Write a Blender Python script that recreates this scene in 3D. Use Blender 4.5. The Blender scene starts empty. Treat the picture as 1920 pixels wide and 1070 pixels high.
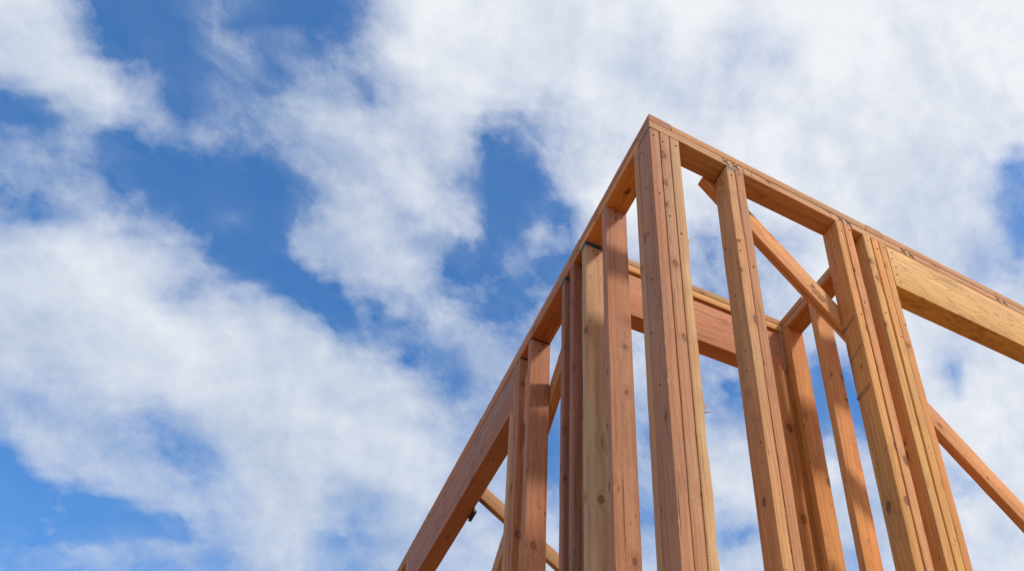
import bpy, math, random
from mathutils import Vector, Matrix, noise as mnoise
random.seed(11)
sc = bpy.context.scene
COL = sc.collection
R = math.radians
H = 4.5                     # height of the top of the wall plates above the ground (m)

# ------------------------------------------------------------------ camera
F_PX, PU, PV = 1645.1, 1443.98, 1020.0          # focal length and principal point of the cropped picture, in its own 1920 px
AZ, EL, ROLL = 0.9171, 0.5431, -0.1344
CAM = Vector((-0.9617, -1.6270, -2.9919 + H))
view = Vector((math.cos(EL) * math.cos(AZ), math.cos(EL) * math.sin(AZ), math.sin(EL)))
rt = view.cross(Vector((0, 0, 1))).normalized()
up = rt.cross(view)
c_, s_ = math.cos(ROLL), math.sin(ROLL)
RX, RY = c_ * rt + s_ * up, -s_ * rt + c_ * up
cd = bpy.data.cameras.new('camera')
cam = bpy.data.objects.new('camera', cd); COL.objects.link(cam)
m = Matrix((RX, RY, -view)).transposed().to_4x4(); m.translation = CAM
cam.matrix_world = m
cd.sensor_width = 36; cd.lens = 36 * F_PX / 1920
cd.shift_x = (960 - PU) / 1920; cd.shift_y = (PV - 535) / 1920
cd.clip_start = 0.05; cd.clip_end = 3000
sc.camera = cam

# ------------------------------------------------------------------ node helper
class NT:
    def __init__(self, tree):
        self.t = tree; tree.nodes.clear()
    def n(self, typ, ins=None, **kw):
        nd = self.t.nodes.new(typ)
        for k, v in kw.items(): setattr(nd, k, v)
        for k, v in (ins or {}).items(): self.put(nd.inputs[k], v)
        return nd
    def put(self, sock, v):
        if isinstance(v, bpy.types.NodeSocket): self.t.links.new(v, sock)
        elif isinstance(v, bpy.types.Node): self.t.links.new(v.outputs[0], sock)
        else: sock.default_value = v
    def m(self, op, a, b=None, c=None, clamp=False):
        nd = self.n('ShaderNodeMath', operation=op, use_clamp=clamp)
        for i, v in enumerate((a, b, c)):
            if v is not None: self.put(nd.inputs[i], v)
        return nd.outputs[0]
    def vm(self, op, a, b=None, s=None):
        nd = self.n('ShaderNodeVectorMath', operation=op)
        self.put(nd.inputs[0], a)
        if b is not None: self.put(nd.inputs[1], b)
        if s is not None: self.put(nd.inputs['Scale'], s)
        return nd.outputs['Value'] if op in ('DOT_PRODUCT', 'LENGTH', 'DISTANCE') else nd.outputs[0]
    def mr(self, v, a, b, c=0.0, d=1.0, interp='LINEAR'):
        nd = self.n('ShaderNodeMapRange', interpolation_type=interp)
        for i, x in enumerate((v, a, b, c, d)): self.put(nd.inputs[i], x)
        return nd.outputs[0]
    def mix(self, f, a, b, mode='MIX'):
        nd = self.n('ShaderNodeMix', data_type='RGBA', blend_type=mode)
        self.put(nd.inputs[0], f); self.put(nd.inputs[6], a); self.put(nd.inputs[7], b)
        return nd.outputs[2]
    def noise(self, vec, scale, detail=3, rough=0.5, dist=0.0, color=False):
        nd = self.n('ShaderNodeTexNoise', {'Vector': vec, 'Scale': scale, 'Detail': detail, 'Roughness': rough, 'Distortion': dist})
        return nd.outputs['Color' if color else 'Fac']

# ------------------------------------------------------------------ sun, sky and clouds
SUN = Vector((0.50, -0.86, 0.0)).normalized()
SUN_EL = R(42)
SUN_DIR = Vector((SUN.x * math.cos(SUN_EL), SUN.y * math.cos(SUN_EL), math.sin(SUN_EL)))

# how much cloud stands where in the sky (0 clear ... 9 closed), rows from high to low, columns from left to right
COVER = [
 "87211343"+"11148999"+"99999998"+"99999999",
 "98312245"+"43459999"+"99998977"+"79999999",
 "89852244"+"27567999"+"99999888"+"89999999",
 "24895245"+"67878998"+"88899888"+"99999998",
 "32525345"+"77898784"+"47889999"+"99999989",
 "54341224"+"34688751"+"06899999"+"99999985",
 "53452201"+"12887561"+"05999889"+"99999993",
 "78875312"+"16888650"+"11788765"+"78999984",
 "99999741"+"04899842"+"21257754"+"78999967",
 "99999588"+"62132632"+"46667545"+"88899989",
 "99999888"+"98343465"+"57666546"+"77899988",
 "98899999"+"99976436"+"67666674"+"54489699",
 "76788999"+"99999846"+"73664535"+"21489999",
 "56765569"+"99899865"+"43565435"+"11468998",
 "36887538"+"99999877"+"33446688"+"65456898",
 "11566878"+"99888877"+"45565699"+"88767999",
 "10012368"+"99877788"+"86644555"+"98888998",
 "66564767"+"88478888"+"97777899"+"85789989",
]
# single banks, wisps and gaps: place (x, y), half sizes, slant in degrees, cover there
BANKS = [
 (110,150,160,62,38,.97),(50,60,75,45,0,.92),(275,232,45,36,20,.55),(165,280,18,55,-20,.45),(230,45,58,48,0,.04),(345,80,26,40,0,.12),(300,95,28,20,0,.25),
 (55,215,62,28,8,.06),(210,262,26,18,0,.10),(265,315,60,28,20,.08),(60,320,70,38,20,.5),(150,370,62,30,25,.5),(75,382,24,14,0,.25),
 (330,365,110,36,28,.05),(430,465,64,36,30,.04),(462,392,50,28,0,.05),(260,385,22,8,30,.62),(310,396,9,5,20,.35),(415,416,30,10,-15,.62),
 (425,90,56,80,-10,.46),(400,205,42,80,10,.46),(350,105,20,40,-20,.12),(345,205,22,30,0,.12),(452,40,20,20,0,.14),
 (560,32,74,28,0,.04),(510,135,18,26,0,.12),(575,88,30,24,30,.42),(600,115,24,9,40,.3),(690,175,17,17,0,.35),(520,348,50,14,12,.14),(492,430,24,75,0,.03),(515,512,44,26,20,.03),
 (930,285,32,56,0,.03),(930,400,32,85,0,.02),(868,330,18,14,0,.14),(790,408,32,12,22,.14),(862,468,24,24,0,.10),(880,512,44,20,10,.10),
 (835,375,58,24,42,.74),(868,430,12,36,-10,.55),(640,480,120,74,36,.9),(720,320,120,50,40,.86),
 (975,340,36,40,0,.02),(1040,430,48,38,0,.03),(1015,450,8,34,-12,.66),(1000,505,32,28,0,.06),(1330,490,26,30,0,.42),(960,480,16,26,0,.6),
 (1912,430,26,50,-12,.12),(1916,330,14,40,0,.2),(1870,500,24,14,0,.6),
 (355,550,20,10,0,.4),(90,770,40,11,15,.45),(14,780,15,8,0,.34),(14,862,22,34,0,.10),(290,825,36,10,10,.74),(372,842,18,26,-15,.6),
 (110,932,112,36,12,.02),(235,962,90,22,14,.02),(272,1022,24,14,0,.14),(330,975,32,11,10,.24),(130,840,90,38,20,.8),(320,905,90,38,15,.85),
 (60,1042,60,24,0,.6),(200,1044,80,22,0,.62),(320,1030,40,14,-8,.8),(120,470,160,40,6,.97),(200,620,240,60,20,1.0),(560,760,220,110,25,1.0),
 (318,60,44,60,10,.04),(338,190,36,40,0,.06),(425,335,70,28,10,.05),(520,505,150,34,36,.02),(500,395,36,90,0,.03),(400,330,90,40,20,.05),(600,570,72,26,26,.03),(648,592,26,22,0,.05),(742,588,46,36,0,.12),(735,588,17,8,-25,.75),(680,600,12,40,-8,.5),(765,655,20,11,0,.2),(800,622,14,14,0,.2),
 (855,685,20,15,25,.2),(866,722,12,12,0,.25),(930,592,32,40,20,.06),(850,612,40,26,45,.85),(640,1020,36,11,-8,.28),(920,640,40,40,40,.75),
 (1040,830,18,60,0,.06),(1040,990,30,30,0,.92),(1208,745,18,50,0,.7),(1210,830,18,28,0,.25),(1212,910,18,22,0,.55),(1215,955,18,18,0,.2),(1220,1030,22,30,0,.8),
 (1372,722,50,50,0,.06),(1345,685,36,22,20,.6),(1370,865,64,52,0,.97),(1392,1000,30,14,0,.2),(1370,1050,50,20,0,.97),
 (1545,735,30,90,-8,.04),(1610,770,34,80,-8,.05),(1560,630,40,24,0,.75),(1590,900,60,60,0,.92),(1600,1042,22,12,0,.3),(1782,706,18,18,0,.5),(1800,900,36,26,20,.62),
]
NX, NY = 64, 36
def cover_grid():
    g = []
    for j in range(NY):
        row = []
        for i in range(NX):
            X, Y = (i + .5) * 30, (j + .5) * 1070 / NY
            fx, fy = X / 60 - .5, Y / (1070 / 18) - .5
            x0, y0 = int(math.floor(fx)), int(math.floor(fy)); ax, ay = fx - x0, fy - y0
            cl_ = lambda q, n_: max(0, min(n_ - 1, q))
            G = lambda a_, b_: int(COVER[cl_(b_, 18)][cl_(a_, 32)]) / 9
            v = (G(x0, y0) * (1 - ax) + G(x0 + 1, y0) * ax) * (1 - ay) + (G(x0, y0 + 1) * (1 - ax) + G(x0 + 1, y0 + 1) * ax) * ay
            for (cx, cy, rx, ry, an, val) in BANKS:
                an = R(an); dx, dy = X - cx, Y - cy
                p, q = dx * math.cos(an) + dy * math.sin(an), -dx * math.sin(an) + dy * math.cos(an)
                d2 = (p / max(rx, 14)) ** 2 + (q / max(ry, 14)) ** 2
                wgt = math.exp(-d2 ** 1.5 * 0.55)
                if wgt > 0.01: v += (val - v) * wgt
            row.append(max(0.0, v) ** (1.3 if X < 1100 else 1.05))
        g.append(row)
    return g
GRID = cover_grid()
w = bpy.data.worlds.new('World'); sc.world = w; w.use_nodes = True
t = NT(w.node_tree)
d = t.n('ShaderNodeTexCoord').outputs['Generated']
sky = t.n('ShaderNodeTexSky', sky_type='NISHITA', sun_disc=False, sun_elevation=SUN_EL,
          sun_rotation=math.atan2(SUN.x, SUN.y), altitude=100, air_density=1.0, dust_density=0.6, ozone_density=2.5)
hs = t.n('ShaderNodeHueSaturation', {'Hue': 0.502, 'Saturation': 1.27, 'Value': 2.25, 'Color': sky.outputs[0]})
# sky directions measured on a tangent sheet around the middle of the cloud field
fz = t.m('MAXIMUM', t.vm('DOT_PRODUCT', d, tuple(view)), 0.08)
px = t.m('MULTIPLY_ADD', t.m('DIVIDE', t.vm('DOT_PRODUCT', d, tuple(RX)), fz), F_PX / 1920, PU / 1920)
py = t.m('MULTIPLY_ADD', t.m('DIVIDE', t.vm('DOT_PRODUCT', d, tuple(RY)), fz), -F_PX / 1070, PV / 1070)
win = t.m('MULTIPLY', t.mr(t.m('ABSOLUTE', t.m('SUBTRACT', px, 0.5)), 0.52, 0.75, 1, 0, 'SMOOTHSTEP'),
          t.mr(t.m('ABSOLUTE', t.m('SUBTRACT', py, 0.5)), 0.52, 0.8, 1, 0, 'SMOOTHSTEP'))
# stretched noise space: cloud wisps drawn out along one bearing
e = (RX * 0.72 - RY * 0.69).normalized()
ds = t.vm('SUBTRACT', d, t.vm('SCALE', tuple(e), s=t.m('MULTIPLY', t.vm('DOT_PRODUCT', d, tuple(e)), 0.22)))
w1 = t.vm('SUBTRACT', t.noise(ds, 8.0, 7, 0.60, color=True), (0.5, 0.5, 0.5))
sx = t.n('ShaderNodeSeparateXYZ', {0: w1})
ux = t.m('MULTIPLY_ADD', sx.outputs[0], 0.05, px)
vy = t.m('MULTIPLY_ADD', t.m('MULTIPLY_ADD', sx.outputs[1], 0.09, py), float(NY), -0.5)
vy = t.m('MINIMUM', t.m('MAXIMUM', vy, 0.0), NY - 1.0)
half = t.m('GREATER_THAN', ux, 0.5)
cover = None
for k in range(0, NY, 3):
    two = []
    for hf in range(2):
        rp = t.n('ShaderNodeValToRGB', {0: ux}); cr = rp.color_ramp; cr.interpolation = 'LINEAR'
        idx = list(range(0, 32)) if hf == 0 else list(range(32, 64))
        for i, gi in enumerate(idx):
            pos = (gi + 0.5) / NX
            if hf == 0 and i == 31: pos = 0.5
            if hf == 1 and i == 0: pos = 0.5
            if i < 2: el = cr.elements[i]; el.position = pos
            else: el = cr.elements.new(pos)
        for i, gi in enumerate(idx):
            vals = [GRID[k + j][gi] for j in range(3)]
            if gi in (31, 32): vals = [(GRID[k + j][31] + GRID[k + j][32]) / 2 for j in range(3)]
            cr.elements[i].color = (*vals, 1)
        two.append(rp.outputs[0])
    wt = t.n('ShaderNodeCombineXYZ')
    for j in range(3):
        t.put(wt.inputs[j], t.mr(t.m('ABSOLUTE', t.m('SUBTRACT', vy, float(k + j))), 0.0, 1.0, 1.0, 0.0, 'SMOOTHSTEP'))
    dot = t.vm('DOT_PRODUCT', t.mix(half, two[0], two[1]), wt.outputs[0])
    cover = dot if cover is None else t.m('ADD', cover, dot)
free = t.mr(t.noise(ds, 1.7, 3, 0.5), 0.32, 0.62, 0.15, 1.0)
cover = t.m('ADD', t.m('MULTIPLY', cover, win), t.m('MULTIPLY', free, t.m('SUBTRACT', 1.0, win)))
n1 = t.m('SUBTRACT', t.noise(t.vm('ADD', ds, (3.1, 1.7, 0.4)), 6.0, 12, 0.62, 0.1), 0.5)
n2 = t.m('SUBTRACT', t.noise(t.vm('ADD', d, (7.7, 5.1, 2.4)), 17.0, 10, 0.64, 0.15), 0.5)
# the same puffs looked at a little nearer to the sun: where the cloud thins that way its rim is lit
n2s = t.m('SUBTRACT', t.noise(t.vm('ADD', d, tuple(Vector((7.7, 5.1, 2.4)) + SUN_DIR * 0.022)), 17.0, 4, 0.60, 0.15), 0.5)
relief = t.m('SUBTRACT', t.noise(t.vm('ADD', d, (7.7, 5.1, 2.4)), 17.0, 4, 0.60, 0.15), t.m('ADD', n2s, 0.5))
edge = t.m('SUBTRACT', 1.0, t.m('POWER', cover, 4.0))
dens = t.m('ADD', cover, t.m('MULTIPLY', t.m('MULTIPLY_ADD', n1, 1.5, t.m('MULTIPLY', n2, 1.7)), t.m('MULTIPLY_ADD', edge, 0.92, 0.08)))
a1 = t.mr(t.m('MULTIPLY_ADD', t.m('POWER', cover, 6.0), 0.32, dens), 0.20, 1.27, 0.0, 1.0)
# thin torn veils between the banks
dv = t.vm('SUBTRACT', d, t.vm('SCALE', tuple(e), s=t.m('MULTIPLY', t.vm('DOT_PRODUCT', d, tuple(e)), 0.62)))
dv = t.vm('ADD', dv, t.vm('SCALE', w1, s=0.10))
veil = t.mr(t.noise(dv, 11.0, 10, 0.66), 0.40, 0.74, 0.0, 1.0)
a2 = t.m('MULTIPLY', t.m('MULTIPLY', veil, 0.68), t.mr(cover, 0.02, 0.45, 0.08, 1.0))
alpha = t.m('SUBTRACT', 1.0, t.m('MULTIPLY', t.m('SUBTRACT', 1.0, a1), t.m('SUBTRACT', 1.0, a2)))
# light and dark inside the clouds: thick parts greyer underneath, sunward parts whiter
bl = t.noise(t.vm('ADD', ds, (1.3, 9.2, 4.4)), 5.0, 7, 0.55)
sunward = t.vm('DOT_PRODUCT', d, tuple(SUN_DIR))
lit = t.m('ADD', t.mr(sunward, -0.30, 0.65, 0.27, 0.92), t.m('MULTIPLY', t.m('SUBTRACT', bl, 0.5), 1.9))
lit = t.m('ADD', lit, t.m('MULTIPLY', relief, 0.9), clamp=True)
cl = t.mix(lit, (4.2, 5.2, 7.0, 1), (8.6, 8.85, 9.3, 1))
col = t.mix(alpha, hs.outputs[0], cl)
bg = t.n('ShaderNodeBackground', {'Color': col, 'Strength': 0.1})
t.n('ShaderNodeOutputWorld', {0: bg})

sd = bpy.data.lights.new('sun', 'SUN'); sd.energy = 2.6; sd.angle = R(6); sd.color = (1.0, 0.88, 0.72)
sun = bpy.data.objects.new('sun', sd); COL.objects.link(sun)
sun.rotation_euler = SUN_DIR.to_track_quat('Z', 'Y').to_euler()
sun.location = SUN_DIR * 30
vs = sc.view_settings
vs.view_transform = 'Standard'; vs.look = 'None'; vs.exposure = 0.0; vs.gamma = 1.0; vs.use_curve_mapping = False
sc.cycles.max_bounces = 8; sc.cycles.diffuse_bounces = 5

# ------------------------------------------------------------------ materials
def new_mat(name):
    ma = bpy.data.materials.new(name); ma.use_nodes = True
    return ma, NT(ma.node_tree)

def lumber_material():
    ma, t = new_mat('sawn_fir')
    tc = t.n('ShaderNodeTexCoord'); oi = t.n('ShaderNodeObjectInfo')
    P = tc.outputs['Object']; rnd = oi.outputs['Random']
    T = oi.outputs['Color']
    off = t.n('ShaderNodeCombineXYZ', {0: t.m('MULTIPLY', rnd, 37.0), 1: t.m('MULTIPLY', rnd, 91.0), 2: t.m('MULTIPLY', rnd, 173.0)})
    Q = t.vm('ADD', P, off.outputs[0])
    # knots
    kq = t.vm('MULTIPLY', t.vm('ADD', Q, t.vm('SCALE', t.vm('SUBTRACT', t.noise(Q, 30, 2, color=True), (.5, .5, .5)), s=0.012)), (18.0, 18.0, 10.5))
    vo = t.n('ShaderNodeTexVoronoi', {'Vector': kq, 'Scale': 1.0, 'Randomness': 1.0}, feature='F1', distance='EUCLIDEAN')
    vr = t.n('ShaderNodeSeparateColor', {0: vo.outputs['Color']})
    ksize = t.mr(t.m('POWER', vr.outputs[0], 2.0), 0.22, 1.0, 0.03, 0.27)
    kn = t.m('DIVIDE', vo.outputs['Distance'], t.m('MAXIMUM', ksize, 0.001))
    knot = t.mr(kn, 0.75, 1.25, 1.0, 0.0, 'SMOOTHSTEP')
    halo = t.mr(kn, 0.8, 3.2, 1.0, 0.0, 'SMOOTHSTEP')
    has = t.m('GREATER_THAN', ksize, 0.02)
    knot = t.m('MULTIPLY', knot, has); halo = t.m('MULTIPLY', halo, has)
    # grain: growth rings around a pith outside the board, wandering along the length, pushed aside by knots
    wn = t.vm('SUBTRACT', t.noise(t.vm('MULTIPLY', Q, (5, 5, 1.3)), 1.0, 3, 0.5, color=True), (.5, .5, .5))
    ps = t.n('ShaderNodeCombineXYZ', {0: t.m('MULTIPLY_ADD', rnd, 0.10, -0.05), 1: t.m('MULTIPLY_ADD', t.m('FRACT', t.m('MULTIPLY', rnd, 7.3)), 0.05, 0.03), 2: 0.0})
    rv = t.vm('MULTIPLY', t.vm('ADD', t.vm('SUBTRACT', P, ps.outputs[0]), t.vm('SCALE', wn, s=0.05)), (1, 1, 0.02))
    rr = t.m('ADD', t.vm('LENGTH', rv), t.m('MULTIPLY', halo, 0.010))
    ring = t.m('PINGPONG', t.m('MULTIPLY', rr, 150.0), 1.0)
    ring = t.mr(ring, 0.15, 0.95, 0.0, 1.0, 'SMOOTHSTEP')
    streak = t.noise(t.vm('MULTIPLY', Q, (75, 75, 1.8)), 1.0, 4, 0.6)
    fine = t.noise(t.vm('MULTIPLY', Q, (420, 420, 9)), 1.0, 3, 0.6)
    blotch = t.noise(t.vm('MULTIPLY', Q, (9, 9, 2.2)), 1.0, 4, 0.55)
    saw = t.noise(t.vm('MULTIPLY', Q, (20, 20, 330)), 1.0, 2, 0.5)
    v = t.m('ADD', t.m('MULTIPLY_ADD', ring, -0.20, 0.60), t.m('MULTIPLY', t.m('SUBTRACT', streak, 0.5), 0.9))
    v = t.m('ADD', v, t.m('MULTIPLY', t.m('SUBTRACT', fine, 0.5), 0.6))
    v = t.m('ADD', v, t.m('MULTIPLY', t.m('SUBTRACT', blotch, 0.5), 0.75), clamp=True)
    dark = t.mix(1.0, T, (0.58, 0.46, 0.38, 1), 'MULTIPLY')
    light = t.mix(1.0, T, (1.20, 1.19, 1.16, 1), 'MULTIPLY')
    c = t.mix(v, dark, light)
    # sapwood / heartwood: one side of a board paler and yellower than the other
    sap = t.mr(t.m('ADD', rr, t.m('MULTIPLY', t.m('SUBTRACT', blotch, .5), 0.03)), 0.085, 0.105, 0.0, 0.42, 'SMOOTHSTEP')
    c = t.mix(sap, c, t.mix(1.0, c, (1.07, 1.15, 1.16, 1), 'MULTIPLY'))
    tone = t.mr(t.noise(t.vm('MULTIPLY', Q, (7, 7, 0.9)), 1.0, 3, 0.55), 0.35, 0.65)
    c = t.mix(1.0, c, t.mix(tone, (1.08, 0.93, 0.80, 1), (0.94, 1.04, 1.12, 1)), 'MULTIPLY')
    # knots and the stained grain round them
    c = t.mix(t.m('MULTIPLY', halo, 0.38), c, t.mix(1.0, T, (0.62, 0.42, 0.30, 1), 'MULTIPLY'))
    krg = t.m('PINGPONG', t.m('MULTIPLY', kn, 2.6), 1.0)
    kc = t.mix(krg, (0.085, 0.024, 0.005, 1), (0.29, 0.095, 0.022, 1))
    c = t.mix(t.m('MULTIPLY', knot, 0.80), c, kc)
    # yard dirt, pitch specks and handling marks
    sp = t.n('ShaderNodeTexVoronoi', {'Vector': t.vm('MULTIPLY', Q, (55, 55, 19)), 'Scale': 1.0}, feature='F1')
    sr = t.n('ShaderNodeSeparateColor', {0: sp.outputs['Color']})
    speck = t.m('MULTIPLY', t.mr(sp.outputs['Distance'], 0.05, 0.22, 1, 0), t.m('GREATER_THAN', sr.outputs[0], 0.84))
    c = t.mix(t.m('MULTIPLY', speck, 0.75), c, (0.05, 0.03, 0.02, 1))
    dirt = t.mr(t.noise(t.vm('MULTIPLY', Q, (26, 26, 5)), 1.0, 5, 0.65), 0.60, 0.78, 0.0, 0.35)
    c = t.mix(dirt, c, t.mix(1.0, c, (0.55, 0.50, 0.50, 1), 'MULTIPLY'))
    # drying checks along the grain and pale torn flecks
    chk = t.mr(t.noise(t.vm('MULTIPLY', Q, (150, 150, 1.6)), 1.0, 2, 0.4), 0.71, 0.76, 0.0, 0.7)
    c = t.mix(chk, c, t.mix(1.0, T, (0.30, 0.20, 0.15, 1), 'MULTIPLY'))
    fl = t.n('ShaderNodeTexVoronoi', {'Vector': t.vm('MULTIPLY', Q, (120, 120, 24)), 'Scale': 1.0}, feature='F1')
    fr = t.n('ShaderNodeSeparateColor', {0: fl.outputs['Color']})
    area = t.mr(t.noise(t.vm('MULTIPLY', Q, (16, 16, 2.4)), 1.0, 2, 0.5), 0.52, 0.60, 0, 1)
    fleck = t.m('MULTIPLY', t.m('MULTIPLY', t.mr(fl.outputs['Distance'], 0.15, 0.38, 1, 0), t.m('GREATER_THAN', fr.outputs[0], 0.72)), area)
    c = t.mix(t.m('MULTIPLY', fleck, 0.35), c, (0.74, 0.52, 0.32, 1))
    # fresh torn edges
    wa = t.n('ShaderNodeAttribute', attribute_name='wane')
    c = t.mix(t.m('MULTIPLY', wa.outputs['Fac'], 0.8), c, t.mix(streak, (0.50, 0.24, 0.06, 1), (0.80, 0.58, 0.28, 1)))
    # end grain
    nz = t.n('ShaderNodeSeparateXYZ', {0: tc.outputs['Normal']})
    endm = t.m('GREATER_THAN', t.m('ABSOLUTE', nz.outputs[2]), 0.8)
    c = t.mix(t.m('MULTIPLY', endm, 0.55), c, t.mix(ring, (0.42, 0.24, 0.12, 1), (0.20, 0.10, 0.05, 1)))
    hgt = t.m('ADD', t.m('ADD', t.m('MULTIPLY', fine, 0.6), t.m('MULTIPLY', saw, 0.45)), t.m('ADD', t.m('MULTIPLY', streak, 0.7), t.m('MULTIPLY_ADD', chk, -1.2, t.m('MULTIPLY', fleck, 0.8))))
    bp = t.n('ShaderNodeBump', {'Strength': 0.85, 'Distance': 0.0034, 'Height': hgt})
    bs = t.n('ShaderNodeBsdfPrincipled', {'Base Color': c, 'Roughness': t.mr(streak, 0.3, 0.7, 0.55, 0.75), 'Normal': bp.outputs[0], 'Specular IOR Level': 0.35})
    t.n('ShaderNodeOutputMaterial', {0: bs})
    return ma

def strand_material():
    ma, t = new_mat('strand_lumber')
    tc = t.n('ShaderNodeTexCoord'); P = tc.outputs['Object']
    wv = t.vm('SCALE', t.vm('SUBTRACT', t.noise(t.vm('MULTIPLY', P, (22, 22, 6)), 1.0, 3, color=True), (.5, .5, .5)), s=0.9)
    q = t.vm('ADD', t.vm('MULTIPLY', P, (36, 36, 5.0)), wv)
    # long flat strands lying over each other at slight angles
    vo = t.n('ShaderNodeTexVoronoi', {'Vector': q, 'Scale': 1.0, 'Randomness': 1.0}, feature='F1')
    ve = t.n('ShaderNodeTexVoronoi', {'Vector': q, 'Scale': 1.0, 'Randomness': 1.0}, feature='DISTANCE_TO_EDGE')
    cr = t.n('ShaderNodeSeparateColor', {0: vo.outputs['Color']})
    q2 = t.vm('MULTIPLY', t.n('ShaderNodeVectorRotate', {'Vector': P, 'Angle': 0.32}, rotation_type='Y_AXIS').outputs[0], (70, 70, 11))
    vo2 = t.n('ShaderNodeTexVoronoi', {'Vector': q2, 'Scale': 1.0}, feature='F1')
    cr2 = t.n('ShaderNodeSeparateColor', {0: vo2.outputs['Color']})
    st = t.noise(t.vm('MULTIPLY', P, (230, 230, 7)), 1.0, 4, 0.6)
    v = t.m('ADD', t.m('MULTIPLY', cr.outputs[0], 0.40), t.m('ADD', t.m('MULTIPLY', cr2.outputs[1], 0.30), t.m('MULTIPLY', st, 0.45)), clamp=True)
    c = t.mix(v, (0.46, 0.22, 0.045, 1), (0.85, 0.49, 0.15, 1))
    gap = t.m('MULTIPLY', t.mr(ve.outputs['Distance'], 0.0, 0.07, 1, 0), t.m('GREATER_THAN', cr.outputs[1], 0.45))
    c = t.mix(t.m('MULTIPLY', gap, 0.45), c, (0.20, 0.085, 0.02, 1))
    torn = t.mr(t.noise(t.vm('MULTIPLY', P, (30, 30, 8)), 1.0, 5, 0.65), 0.56, 0.68, 0, 0.75)
    c = t.mix(torn, c, (0.36, 0.17, 0.05, 1))
    h = t.m('SUBTRACT', t.m('ADD', t.m('MULTIPLY', cr.outputs[0], 0.6), t.m('MULTIPLY', st, 0.4)), t.m('MULTIPLY', gap, 0.7))
    bp = t.n('ShaderNodeBump', {'Strength': 0.7, 'Distance': 0.002, 'Height': h})
    bs = t.n('ShaderNodeBsdfPrincipled', {'Base Color': c, 'Roughness': 0.62, 'Normal': bp.outputs[0], 'Specular IOR Level': 0.35})
    t.n('ShaderNodeOutputMaterial', {0: bs})
    return ma

def plain_material(name, c1, c2, rough=0.7, metal=0.0, scale=20.0, ragged=None, strength=1.0):
    ma, t = new_mat(name)
    P = t.n('ShaderNodeTexCoord').outputs['Object']
    nz = t.noise(P, scale, 5, 0.6)
    bs = t.n('ShaderNodeBsdfPrincipled', {'Base Color': t.mix(nz, (*c1, 1), (*c2, 1)), 'Roughness': rough, 'Metallic': metal})
    if ragged is not None:      # worn paint and dark lines: patches of it are missing
        t.put(bs.inputs['Alpha'], t.mr(t.noise(P, 120.0, 4, 0.6), ragged - 0.08, ragged + 0.08, strength, 0.0))
    t.n('ShaderNodeOutputMaterial', {0: bs})
    return ma

M_WOOD = lumber_material()
M_STRAND = strand_material()
M_PAINT = plain_material('teal_end_paint', (0.012, 0.055, 0.075), (0.02, 0.09, 0.12), 0.6, ragged=0.60)
M_CHALK = plain_material('blue_chalk', (0.09, 0.26, 0.36), (0.22, 0.40, 0.46), 0.85, ragged=0.50, strength=0.45)
M_GAP_LINE = plain_material('dark_gap_line', (0.010, 0.016, 0.022), (0.02, 0.035, 0.045), 0.6, ragged=0.66)  # near-black top line; on one stud it paints the shade of a gap
M_INK = plain_material('pencil_and_ink', (0.025, 0.02, 0.02), (0.06, 0.045, 0.04), 0.8, ragged=0.62)
M_STEEL = plain_material('dull_nail_steel', (0.02, 0.015, 0.012), (0.05, 0.035, 0.025), 0.8, 0.0, 200)
M_BLACK = plain_material('black_steel', (0.012, 0.012, 0.014), (0.03, 0.03, 0.03), 0.5, 0.3, 60)

# ------------------------------------------------------------------ builders
MW = {}                                   # world matrices, as nothing is evaluated while the script runs
def link(o, parent=None, mw=None):
    COL.objects.link(o)
    mw = mw or Matrix.Identity(4)
    MW[o] = mw
    if parent is None: o.matrix_world = mw
    else:
        o.parent = parent
        o.matrix_parent_inverse = Matrix.Identity(4)
        o.matrix_local = MW[parent].inverted() @ mw
    return o

def thing(name, label, cat, loc, group=None):
    o = bpy.data.objects.new(name, None); o.empty_display_size = 0.2
    o['label'] = label; o['category'] = cat; o['kind'] = 'thing'
    if group: o['group'] = group
    return link(o, None, Matrix.Translation(loc))

def mesh(name, verts, faces, mat, smooth=True):
    me = bpy.data.meshes.new(name); me.from_pydata(verts, [], faces)
    me.materials.append(mat)
    if smooth:
        me.polygons.foreach_set('use_smooth', [True] * len(me.polygons))
        me.set_sharp_from_angle(angle=R(35))
    return me

# tints (albedo): reddish fir, pale sapwood, brown; orange and gold put the warm right-hand glow into the wood
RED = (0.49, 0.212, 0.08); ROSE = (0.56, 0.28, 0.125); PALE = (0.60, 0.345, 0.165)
ORANGE = (0.75, 0.345, 0.095); GOLD = (0.74, 0.38, 0.118)

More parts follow.
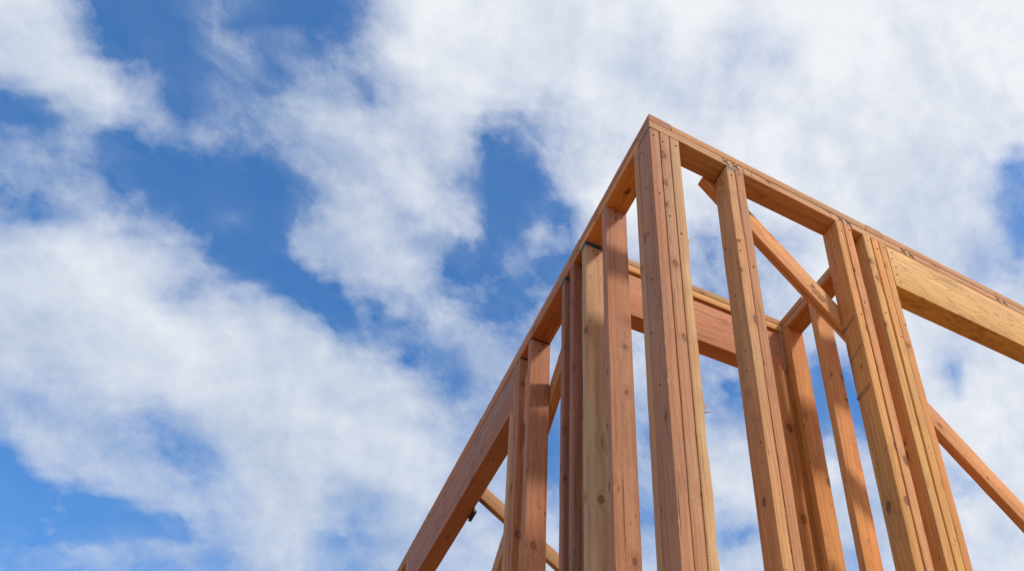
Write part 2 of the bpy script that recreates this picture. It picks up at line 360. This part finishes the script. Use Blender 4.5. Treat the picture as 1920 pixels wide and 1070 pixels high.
def board(name, parent, p0, p1, wdir, wid, thk, tint, mat=None, wane=None, seg=0.055, bow=0.0016, rad=0.0042):
    """a sawn board from p0 to p1 (ends of its centre line), wid along wdir, thk across; rounded arrises, slight bow"""
    p0, p1 = Vector(p0), Vector(p1)
    L = (p1 - p0).length
    Z = (p1 - p0) / L; X = Vector(wdir).normalized(); X = (X - Z * X.dot(Z)).normalized(); Y = Z.cross(X)
    mw = Matrix((X, Y, Z)).transposed().to_4x4(); mw.translation = (p0 + p1) / 2
    n = max(2, int(L / seg)); sd = random.random() * 100
    ring = []
    for (sx, sy, a0) in ((1, 1, 0), (-1, 1, 90), (-1, -1, 180), (1, -1, 270)):
        for k in range(3): ring.append((sx, sy, R(a0 + 45 * k)))
    V, Fc, wv = [], [], []
    for i in range(n + 1):
        z = L * (i / n - 0.5)
        bx = bow * mnoise.noise((sd, 0, z * 0.9)); by = bow * mnoise.noise((sd, 7, z * 0.9))
        tw = 0.010 * mnoise.noise((sd, 13, z * 0.5)); ct, sn = math.cos(tw), math.sin(tw)
        for (sx, sy, a) in ring:
            r = rad * (1 + 0.5 * mnoise.noise((sd + sx * 3, sy * 5, z * 9)))
            wf = 0.0
            if wane and (sx, sy) == wane[0]:
                zz = z / L + 0.5
                g = max(0.0, min(1.0, (zz - wane[1]) / 0.03)) * max(0.0, min(1.0, (wane[2] - zz) / 0.03))
                k = g * max(0.0, 0.55 + 0.9 * mnoise.noise((sd, 3, z * 6)) + 0.5 * mnoise.noise((sd, 9, z * 24)))
                r += wane[3] * k; wf = min(1.0, k * 1.3)
            x_ = sx * (wid / 2 - r) + math.cos(a) * r; y_ = sy * (thk / 2 - r) + math.sin(a) * r
            x_ += 0.0006 * sx * mnoise.noise((sd + 20 * sx, sy * 2, z * 14)); y_ += 0.0006 * sy * mnoise.noise((sd + 31 * sx, sy * 4, z * 14))
            V.append((x_ * ct - y_ * sn + bx, x_ * sn + y_ * ct + by, z))
            wv.append(wf)
    m_ = len(ring)
    for i in range(n):
        for j in range(m_):
            a, b = i * m_ + j, i * m_ + (j + 1) % m_
            Fc.append((a, b, b + m_, a + m_))
    Fc.append(tuple(range(m_ - 1, -1, -1))); Fc.append(tuple(n * m_ + j for j in range(m_)))
    me = mesh(name, V, Fc, mat or M_WOOD)
    if wane:
        at = me.attributes.new('wane', 'FLOAT', 'POINT'); at.data.foreach_set('value', wv)
    o = bpy.data.objects.new(name, me)
    j = lambda: random.uniform(0.94, 1.06)
    g = random.uniform(0.93, 1.07)
    o.color = (tint[0] * g, tint[1] * g * j(), tint[2] * g * j(), 1)
    return link(o, parent, mw)

P_, W_ = 0.038, 0.089
Z0 = H - 2 * P_                           # underside of the double top plate
FL = H - 3.0                              # top of the floor deck
ZB = FL + P_                              # top of the bottom plate

def stud_y(parent, x0, tint, thk=P_, y0=0.0, z0=None, z1=None, wane=None, name='stud'):
    """stud of a wall running along x: narrow face towards -y"""
    return board(name, parent, (x0 + thk / 2, y0 + W_ / 2, z0 or ZB), (x0 + thk / 2, y0 + W_ / 2, z1 or Z0 - 0.0015), (0, 1, 0), W_, thk, tint, wane=wane)
def stud_x(parent, y0, tint, thk=P_, x0=0.0, z0=None, z1=None, name='stud'):
    """stud of a wall running along y: narrow face towards -x"""
    return board(name, parent, (x0 + W_ / 2, y0 + thk / 2, z0 or ZB), (x0 + W_ / 2, y0 + thk / 2, z1 or Z0 - 0.0015), (1, 0, 0), W_, thk, tint)
def plate_x(name, parent, x0, x1, y0, z0, tint):
    return board(name, parent, (x0, y0 + W_ / 2, z0 + P_ / 2), (x1, y0 + W_ / 2, z0 + P_ / 2), (0, 1, 0), W_, P_ - 0.0012, tint)
def plate_y(name, parent, y0, y1, x0, z0, tint):
    return board(name, parent, (x0 + W_ / 2, y0, z0 + P_ / 2), (x0 + W_ / 2, y1, z0 + P_ / 2), (1, 0, 0), W_, P_ - 0.0012, tint)

def boxm(name, parent, lo, hi, mat):
    v = [(x, y, z) for x in (lo[0], hi[0]) for y in (lo[1], hi[1]) for z in (lo[2], hi[2])]
    c = Vector([(a + b) / 2 for a, b in zip(lo, hi)])
    v = [tuple(Vector(q) - c) for q in v]
    f = [(0, 1, 3, 2), (4, 6, 7, 5), (0, 4, 5, 1), (2, 3, 7, 6), (0, 2, 6, 4), (1, 5, 7, 3)]
    o = bpy.data.objects.new(name, mesh(name, v, f, mat, False))
    return link(o, parent, Matrix.Translation(c))

# ------------------------------------------------------------------ ground and floor (below the picture)
def ground():
    ma, t = new_mat('bare_earth')
    P = t.n('ShaderNodeTexCoord').outputs['Object']
    a = t.noise(P, 0.7, 8, 0.6); b = t.noise(P, 14.0, 5, 0.6)
    c = t.mix(a, (0.32, 0.155, 0.055, 1), (0.42, 0.22, 0.08, 1)); c = t.mix(t.m('MULTIPLY', b, 0.5), c, (0.38, 0.215, 0.085, 1))
    bp = t.n('ShaderNodeBump', {'Strength': 0.8, 'Distance': 0.05, 'Height': b})
    bs = t.n('ShaderNodeBsdfPrincipled', {'Base Color': c, 'Roughness': 0.95, 'Normal': bp.outputs[0]})
    t.n('ShaderNodeOutputMaterial', {0: bs})
    n, S = 40, 900.0
    V, Fc = [], []
    for i in range(n + 1):
        for j in range(n + 1):
            u, v = 2 * i / n - 1, 2 * j / n - 1
            x, y = S * u * abs(u) ** 1.6, S * v * abs(v) ** 1.6
            rr = math.hypot(x - 2, y - 2)
            z = 0.05 * mnoise.noise((x * 0.4, y * 0.4, 0)) + 6.0 * max(0, min(1, (rr - 60) / 400)) * mnoise.noise((x * 0.004, y * 0.004, 3))
            V.append((x, y, z - 0.06))
    for i in range(n):
        for j in range(n):
            a = i * (n + 1) + j; Fc.append((a, a + n + 1, a + n + 2, a + 1))
    o = bpy.data.objects.new('ground', mesh('ground', V, Fc, ma)); o['kind'] = 'structure'; link(o)
ground()
M_CONC = plain_material('foundation_concrete', (0.30, 0.29, 0.27), (0.42, 0.41, 0.39), 0.9, 0, 6)
M_PLY = plain_material('plywood_deck', (0.13, 0.06, 0.016), (0.19, 0.09, 0.028), 0.75, 0, 5)
EXT = 4.4
fo = boxm('foundation', None, (0.0, 0.0, -0.3), (EXT, EXT, FL - 0.30), M_CONC); fo['kind'] = 'structure'
rim = boxm('floor_platform', None, (0.0, 0.0, FL - 0.297), (EXT, EXT, FL - 0.021), M_WOOD); rim['kind'] = 'structure'; rim.color = (*ORANGE, 1)
deck = bpy.data.objects.new('floor', None); deck['kind'] = 'structure'; link(deck, None, Matrix.Translation((0, 0, FL)))
for i in range(2):
    for j in range(4):
        boxm('plywood_sheet', deck, (i * 2.2 + 0.002, j * 1.1 + 0.002, FL - 0.018), ((i + 1) * 2.2 - 0.002, (j + 1) * 1.1 - 0.002, FL), M_PLY)

# ------------------------------------------------------------------ right wall
rw = thing('stud_wall', 'stud wall running right from the near corner, with the deep yellow strand-lumber header', 'wall frame', (0, 0, FL))
plate_x('bottom_plate', rw, 0, EXT, 0, FL, RED)
lp1 = plate_x('top_plate', rw, 0.0, 2.62, 0, H - 2 * P_, PALE); plate_x('top_plate', rw, 2.622, EXT, 0, H - 2 * P_, GOLD)
plate_x('top_plate', rw, W_ + 0.0025, 1.0035, 0, H - P_, ROSE)
plate_x('top_plate', rw, 1.0975, 3.30, 0, H - P_, ROSE); plate_x('top_plate', rw, 3.303, EXT, 0, H - P_, ORANGE)
c1 = stud_y(rw, 0.000, (0.50, 0.262, 0.125))
c2 = stud_y(rw, 0.0400, (0.49, 0.28, 0.16)); c3 = stud_y(rw, 0.0805, (0.54, 0.35, 0.19), wane=((-1, -1), 0.30, 0.80, 0.011))
s2a = stud_y(rw, 0.3170, (0.62, 0.335, 0.15)); s2b = stud_y(rw, 0.3575, ROSE)
s3a = stud_y(rw, 0.8330, (0.72, 0.345, 0.105)); s3b = stud_y(rw, 0.8770, (0.70, 0.345, 0.12))  # warm glow from the right put into these stud tints
s4a = stud_y(rw, 0.9780, (0.72, 0.37, 0.125)); s4b = stud_y(rw, 1.0240, GOLD); s4c = stud_y(rw, 1.0640, (0.71, 0.335, 0.11), z1=None)
hd = board('header', rw, (1.1035, 0.0445, Z0 - 0.1215), (2.95, 0.0445, Z0 - 0.1215), (0, 0, 1), 0.240, 0.0885, GOLD, mat=M_STRAND)
for x in (2.952, 3.40, 3.80, 4.36): stud_y(rw, x, ORANGE)
stud_y(rw, 2.9130, ORANGE, z1=Z0 - 0.2435)

# ------------------------------------------------------------------ left wall
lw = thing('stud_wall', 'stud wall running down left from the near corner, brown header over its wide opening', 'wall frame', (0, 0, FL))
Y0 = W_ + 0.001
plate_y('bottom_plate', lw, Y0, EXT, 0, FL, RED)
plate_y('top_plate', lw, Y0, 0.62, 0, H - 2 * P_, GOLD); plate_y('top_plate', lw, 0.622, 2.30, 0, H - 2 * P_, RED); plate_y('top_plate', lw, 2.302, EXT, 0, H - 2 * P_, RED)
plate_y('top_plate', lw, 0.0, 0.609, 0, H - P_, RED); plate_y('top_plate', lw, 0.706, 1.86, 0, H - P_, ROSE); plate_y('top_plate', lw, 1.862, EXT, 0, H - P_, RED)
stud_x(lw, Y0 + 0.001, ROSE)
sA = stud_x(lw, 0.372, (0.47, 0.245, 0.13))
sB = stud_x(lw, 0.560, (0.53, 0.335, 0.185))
sC = stud_x(lw, 0.682, (0.34, 0.15, 0.08))  # this stud and the next: shade put into a darker tint
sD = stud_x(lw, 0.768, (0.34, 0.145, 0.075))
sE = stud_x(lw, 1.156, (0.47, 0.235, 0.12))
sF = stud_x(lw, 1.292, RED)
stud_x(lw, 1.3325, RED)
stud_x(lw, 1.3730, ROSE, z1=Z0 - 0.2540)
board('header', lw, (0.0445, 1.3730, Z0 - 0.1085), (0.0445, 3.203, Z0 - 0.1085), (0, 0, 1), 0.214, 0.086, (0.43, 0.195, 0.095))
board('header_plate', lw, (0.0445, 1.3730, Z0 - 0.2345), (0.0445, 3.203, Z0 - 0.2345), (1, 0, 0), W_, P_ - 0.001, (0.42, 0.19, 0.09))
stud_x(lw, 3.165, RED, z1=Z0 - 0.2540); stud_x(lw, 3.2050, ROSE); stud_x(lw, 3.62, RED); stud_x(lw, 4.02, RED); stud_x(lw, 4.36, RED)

# ------------------------------------------------------------------ inner back wall (parallel to the right wall)
YB, XP = 0.616, 0.992
bw = thing('stud_wall', 'short inner wall frame behind the corner post, pink header board under its top plates', 'wall frame', (W_, YB, FL))
plate_x('bottom_plate', bw, W_ + 0.001, XP - 0.001, YB, FL, RED)
plate_x('top_plate', bw, W_ + 0.001, XP - 0.001, YB, H - 2 * P_, GOLD); plate_x('top_plate', bw, 0.0, XP - 0.001, YB, H - P_, (0.58, 0.33, 0.15))
board('header', bw, (0.130, YB + 0.0505, Z0 - 0.1215), (0.9720, YB + 0.0505, Z0 - 0.1215), (0, 0, 1), 0.238, 0.076, (0.60, 0.285, 0.135))
stud_y(bw, W_ + 0.002, RED, y0=YB)
board('blocking', bw, (0.9817, YB + 0.045, Z0 - 0.2405), (0.9817, YB + 0.045, Z0 - 0.002), (0, 1, 0), W_, 0.0165, ROSE)
board('stud', bw, (0.9465, YB + 0.024, ZB), (0.9465, YB + 0.024, Z0 - 0.2425), (1, 0, 0), W_, P_, ORANGE)
board('stud', bw, (0.9465, YB + 0.064, ZB), (0.9465, YB + 0.064, Z0 - 0.2425), (1, 0, 0), W_, P_, ORANGE)
stud_y(bw, 0.1295, RED, y0=YB, z1=Z0 - 0.2425)

# ------------------------------------------------------------------ inner partition (parallel to the left wall)
pw = thing('stud_wall', 'short orange inner wall frame seen between the middle and right-hand studs', 'wall frame', (XP, W_, FL))
plate_y('bottom_plate', pw, W_ + 0.001, YB + W_, XP, FL, ORANGE)
plate_y('top_plate', pw, W_ + 0.001, YB + W_, XP, H - 2 * P_, (0.58, 0.28, 0.10)); plate_y('top_plate', pw, 0.0, 0.447, XP + 0.0138, H - P_, GOLD); plate_y('top_plate', pw, 0.449, YB + W_, XP, H - P_, (0.58, 0.28, 0.10))
p1 = stud_x(pw, 0.5765, ORANGE, x0=XP); p2 = stud_x(pw, 0.378, (0.77, 0.40, 0.14), x0=XP)  # tints brightened and warmed to hold the right-hand glow
stud_x(pw, 0.130, ORANGE, x0=XP); stud_x(pw, 0.6160, ORANGE, x0=XP + 0.0005)

# ------------------------------------------------------------------ diagonal braces
def brace(label, a, b, wdir, wid, tint):
    o = board('diagonal_brace', None, a, b, wdir, wid, P_, tint)
    o['label'] = label; o['category'] = 'brace'
    return o
# behind the right wall: lower edge runs from (0.267, -0.072) with a slope of -0.913
k = -0.913; ux_ = Vector((1, 0, k)).normalized(); pn = Vector((-k, 0, 1)).normalized()
st = Vector((0.267, W_ + 0.0205, H - 0.074))
a = st + pn * 0.0445; b = a + ux_ * 3.9
br1 = brace('long diagonal brace across the back of the right wall, running down past the right edge', a, b, tuple(pn), W_, (0.74, 0.39, 0.155))  # brace tint lightened towards gold, glow put into the colour
# inside the left wall, sloping down away from the corner
k2 = -0.822; u2 = Vector((0, 1, k2)).normalized(); n2_ = Vector((0, -k2, 1)).normalized()
st = Vector((W_ + 0.0205, 1.148, H - 0.306)) - u2 * 0.33
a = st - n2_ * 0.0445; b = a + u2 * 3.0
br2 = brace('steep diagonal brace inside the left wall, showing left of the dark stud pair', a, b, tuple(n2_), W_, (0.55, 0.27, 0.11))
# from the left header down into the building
def skyray(u, v, y):
    q = RX * ((u - PU) / F_PX) - RY * ((v - PV) / F_PX) + view
    s = (y - CAM.y) / q.y
    return CAM + q * s
YK = 2.20
q1, q2 = skyray(914.3, 914.8, YK), skyray(1048.6, 1037.3, YK)
q3 = skyray(946.3, 973.2, YK)
u3 = (q2 - q1).normalized(); n3 = Vector((-u3.z, 0, u3.x))
wid3 = abs((q3 - q1).dot(n3))
if n3.z < 0: n3 = -n3
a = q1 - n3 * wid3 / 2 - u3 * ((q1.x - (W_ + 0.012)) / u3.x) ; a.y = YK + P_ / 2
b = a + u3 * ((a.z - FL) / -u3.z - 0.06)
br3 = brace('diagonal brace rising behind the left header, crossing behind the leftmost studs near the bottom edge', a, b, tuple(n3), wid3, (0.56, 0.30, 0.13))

# ------------------------------------------------------------------ small black bracket under the inner side of the left header
bk = thing('metal_bracket', 'small black metal bracket under the inner edge of the left header', 'bracket', (0.10, 2.23, H - 0.33))
boxm('flange', bk, (W_ + 0.001, 2.19, H - 0.330), (W_ + 0.006, 2.285, H - 0.262), M_BLACK)
boxm('seat', bk, (W_ + 0.001, 2.19, H - 0.344), (W_ + 0.016, 2.285, H - 0.3303), M_BLACK)

# ------------------------------------------------------------------ marks, paint, dark gap lines and nails on the boards
def sleeve(parent, cx, cy, sx, sy, z0, z1, mat, name='end_paint_or_shade'):
    """a coat of paint, or a dark line painted for a shaded gap, round the top of a stud"""
    g = 0.0005
    return boxm(name, parent, (cx - sx / 2 - g, cy - sy / 2 - g, z0), (cx + sx / 2 + g, cy + sy / 2 + g, z1), mat)
sleeve(sB, W_ / 2, 0.560 + P_ / 2, W_, P_, Z0 - 0.024, Z0 - 0.001, M_PAINT)
sleeve(sD, W_ / 2, 0.768 + P_ / 2, W_, P_, Z0 - 0.016, Z0 - 0.001, M_PAINT)
sleeve(sE, W_ / 2, 1.156 + P_ / 2, W_, P_, Z0 - 0.008, Z0 - 0.001, M_GAP_LINE)  # thin near-black band round the stud top
sleeve(sF, W_ / 2, 1.292 + P_ / 2, W_, P_, Z0 - 0.009, Z0 - 0.001, M_GAP_LINE)  # near-black band, as on the stud before
boxm('chalk_mark', s2a, (0.3205, -0.0007, Z0 - 0.026), (0.3525, 0.0002, Z0 - 0.004), M_CHALK)
sleeve(s2a, 0.317 + P_ / 2, W_ / 2, P_, W_, Z0 - 0.006, Z0 - 0.0016, M_GAP_LINE)  # dark line painting the shadow gap under the plate
sleeve(c1, P_ / 2, W_ / 2, P_, W_, Z0 - 0.006, Z0 - 0.0016, M_GAP_LINE)  # thin dark line round the stud top

def strokes(name, parent, org, ux, uy, segs, wd, mat, nrm):
    """flat pen strokes on a face: segs in metres along ux / uy from org"""
    ux, uy, nrm = Vector(ux), Vector(uy), Vector(nrm)
    V, Fc = [], []
    for i, (x0, y0, x1, y1) in enumerate(segs):
        d_ = Vector((x1 - x0, y1 - y0, 0)).normalized(); s = Vector((-d_.y, d_.x, 0)) * wd / 2
        lift = 0.0006 + 0.00015 * (i % 3)
        for (px_, py_) in ((x0 - s.x, y0 - s.y), (x1 - s.x, y1 - s.y), (x1 + s.x, y1 + s.y), (x0 + s.x, y0 + s.y)):
            V.append(tuple(ux * px_ + uy * py_ + nrm * lift))
        Fc.append(tuple(range(4 * i, 4 * i + 4)))
    o = bpy.data.objects.new(name, mesh(name, V, Fc, mat, False))
    return link(o, parent, Matrix.Translation(Vector(org)))

for x in (0.317, 0.361, 0.866, 0.909, 1.207, 1.252, 1.790, 1.834):
    a_ = random.uniform(-0.003, 0.003)
    strokes('layout_mark', lp1, (x, -0.0002, H - 2 * P_ + 0.019), (1, 0, 0), (0, 0, 1),
            [(-0.014, 0.013 + a_, 0.014, -0.014), (-0.011, -0.009, 0.010, 0.010 + a_), (-0.012, 0.010, 0.013, -0.010 + a_)], 0.0042, M_INK, (0, -1, 0))
for x in (0.396, 0.432, 0.812):
    strokes('layout_mark', lp1, (x, -0.0002, H - 2 * P_ + 0.019), (1, 0, 0), (0, 0, 1), [(0.0, 0.017, 0.003, -0.017)], 0.0014, M_INK, (0, -1, 0))

def stamp(parent, org, ux, uy, nrm, s=1.0, rows=3):
    segs = []
    rs = random.Random(5 + rows)
    for r_ in range(rows):
        x = 0.0
        while x < 0.075 * s:
            l = rs.uniform(0.004, 0.011) * s
            segs.append((x, -r_ * 0.011 * s, x + l, -r_ * 0.011 * s)); x += l + 0.0035 * s
    segs += [(-0.022 * s, 0.003 * s, -0.006 * s, 0.003 * s), (-0.022 * s, -0.013 * s, -0.006 * s, -0.013 * s), (-0.021 * s, 0.003 * s, -0.021 * s, -0.013 * s), (-0.007 * s, 0.003 * s, -0.007 * s, -0.013 * s)]
    strokes('grade_stamp', parent, org, ux, uy, segs, 0.0050 * s, M_INK, nrm)
stamp(br1, (0.735, W_ + 0.0010, H - 0.435), tuple(ux_), tuple(pn), (0, -1, 0), 0.85, 4)
for (z_, rows) in ((-0.62, 2), (-0.95, 3)):
    stamp(s3a, (0.8325, 0.072, H + z_), (0, -1, 0.25), (0, 0.25, 1), (-1, 0, 0), 0.8, rows)
strokes('pencil_line', s3a, (0.8325, 0.045, H - 0.77), (0, -1, 0.3), (0, 0.3, 1), [(-0.04, 0, 0.035, 0.004)], 0.003, M_INK, (-1, 0, 0))

# nails: one mesh, driven slightly under the surface of a dark dent
def nail_mesh():
    V, Fc = [], []
    n = 8
    for r_, z in ((0.0036, 0.0), (0.0036, 0.0009), (0.0024, 0.0012)):
        for i in range(n): V.append((r_ * math.cos(2 * math.pi * i / n), r_ * math.sin(2 * math.pi * i / n), z))
    for q in range(2):
        for i in range(n): Fc.append((q * n + i, q * n + (i + 1) % n, (q + 1) * n + (i + 1) % n, (q + 1) * n + i))
    Fc.append(tuple(2 * n + i for i in range(n)))
    return mesh('nail', V, Fc, M_STEEL)
NM = nail_mesh()
def nail(parent, p, nrm):
    o = bpy.data.objects.new('nail', NM)
    mw = Vector(nrm).to_track_quat('Z', 'Y').to_matrix().to_4x4(); mw.translation = Vector(p) + Vector(nrm) * 0.0002
    link(o, parent, mw)
rn = random.Random(3)
for s, x in ((c1, 0.0), (c2, 0.0395), (c3, 0.080), (s2a, 0.317), (s2b, 0.3575), (s3a, 0.833), (s3b, 0.877), (s4a, 0.978), (s4b, 1.024), (s4c, 1.064)):
    for q in range(2):
        nail(s, (x + rn.uniform(0.010, 0.028), 0, Z0 - rn.uniform(0.018, 0.06) - q * rn.uniform(0.3, 0.5)), (0, -1, 0))
for s, y in ((sA, 0.372), (sB, 0.560), (sC, 0.682), (sD, 0.768), (sE, 1.156), (sF, 1.292)):
    nail(s, (0, y + 0.019 + rn.uniform(-0.006, 0.006), Z0 - rn.uniform(0.012, 0.03)), (-1, 0, 0))
    for q in range(2): nail(s, (rn.uniform(0.03, 0.075), y, Z0 - rn.uniform(0.02, 0.05) - q * 0.03), (0, -1, 0))
for q in range(6):
    nail(c1, (0, rn.uniform(0.02, 0.08), Z0 - 0.04 - q * 0.22 - rn.uniform(0, 0.05)), (-1, 0, 0))
for q in range(5):
    nail(s2a, (0.317, rn.uniform(0.02, 0.07), Z0 - 0.05 - q * 0.3 - rn.uniform(0, 0.08)), (-1, 0, 0))
for q in range(5): nail(hd, (1.118 + rn.uniform(0, 0.02), 0.0003, Z0 - 0.03 - q * 0.045), (0, -1, 0))

# splinters on the torn edge of the corner post
for (z_, dx, dz, l) in ((-1.345, 1.0, 0.35, 0.045), (-1.33, 0.55, 0.9, 0.030), (-0.62, 0.5, 1.1, 0.04)):
    V = [(-0.004, -0.002, 0), (0.004, -0.002, 0), (0, 0.003, 0), tuple(Vector((dx, -0.15, dz)).normalized() * l)]
    o = bpy.data.objects.new('splinter', mesh('splinter', V, [(0, 1, 2), (0, 3, 1), (1, 3, 2), (2, 3, 0)], M_WOOD)); o.color = (*GOLD, 1)
    link(o, c3, Matrix.Translation((0.117, 0.006, H + z_)))
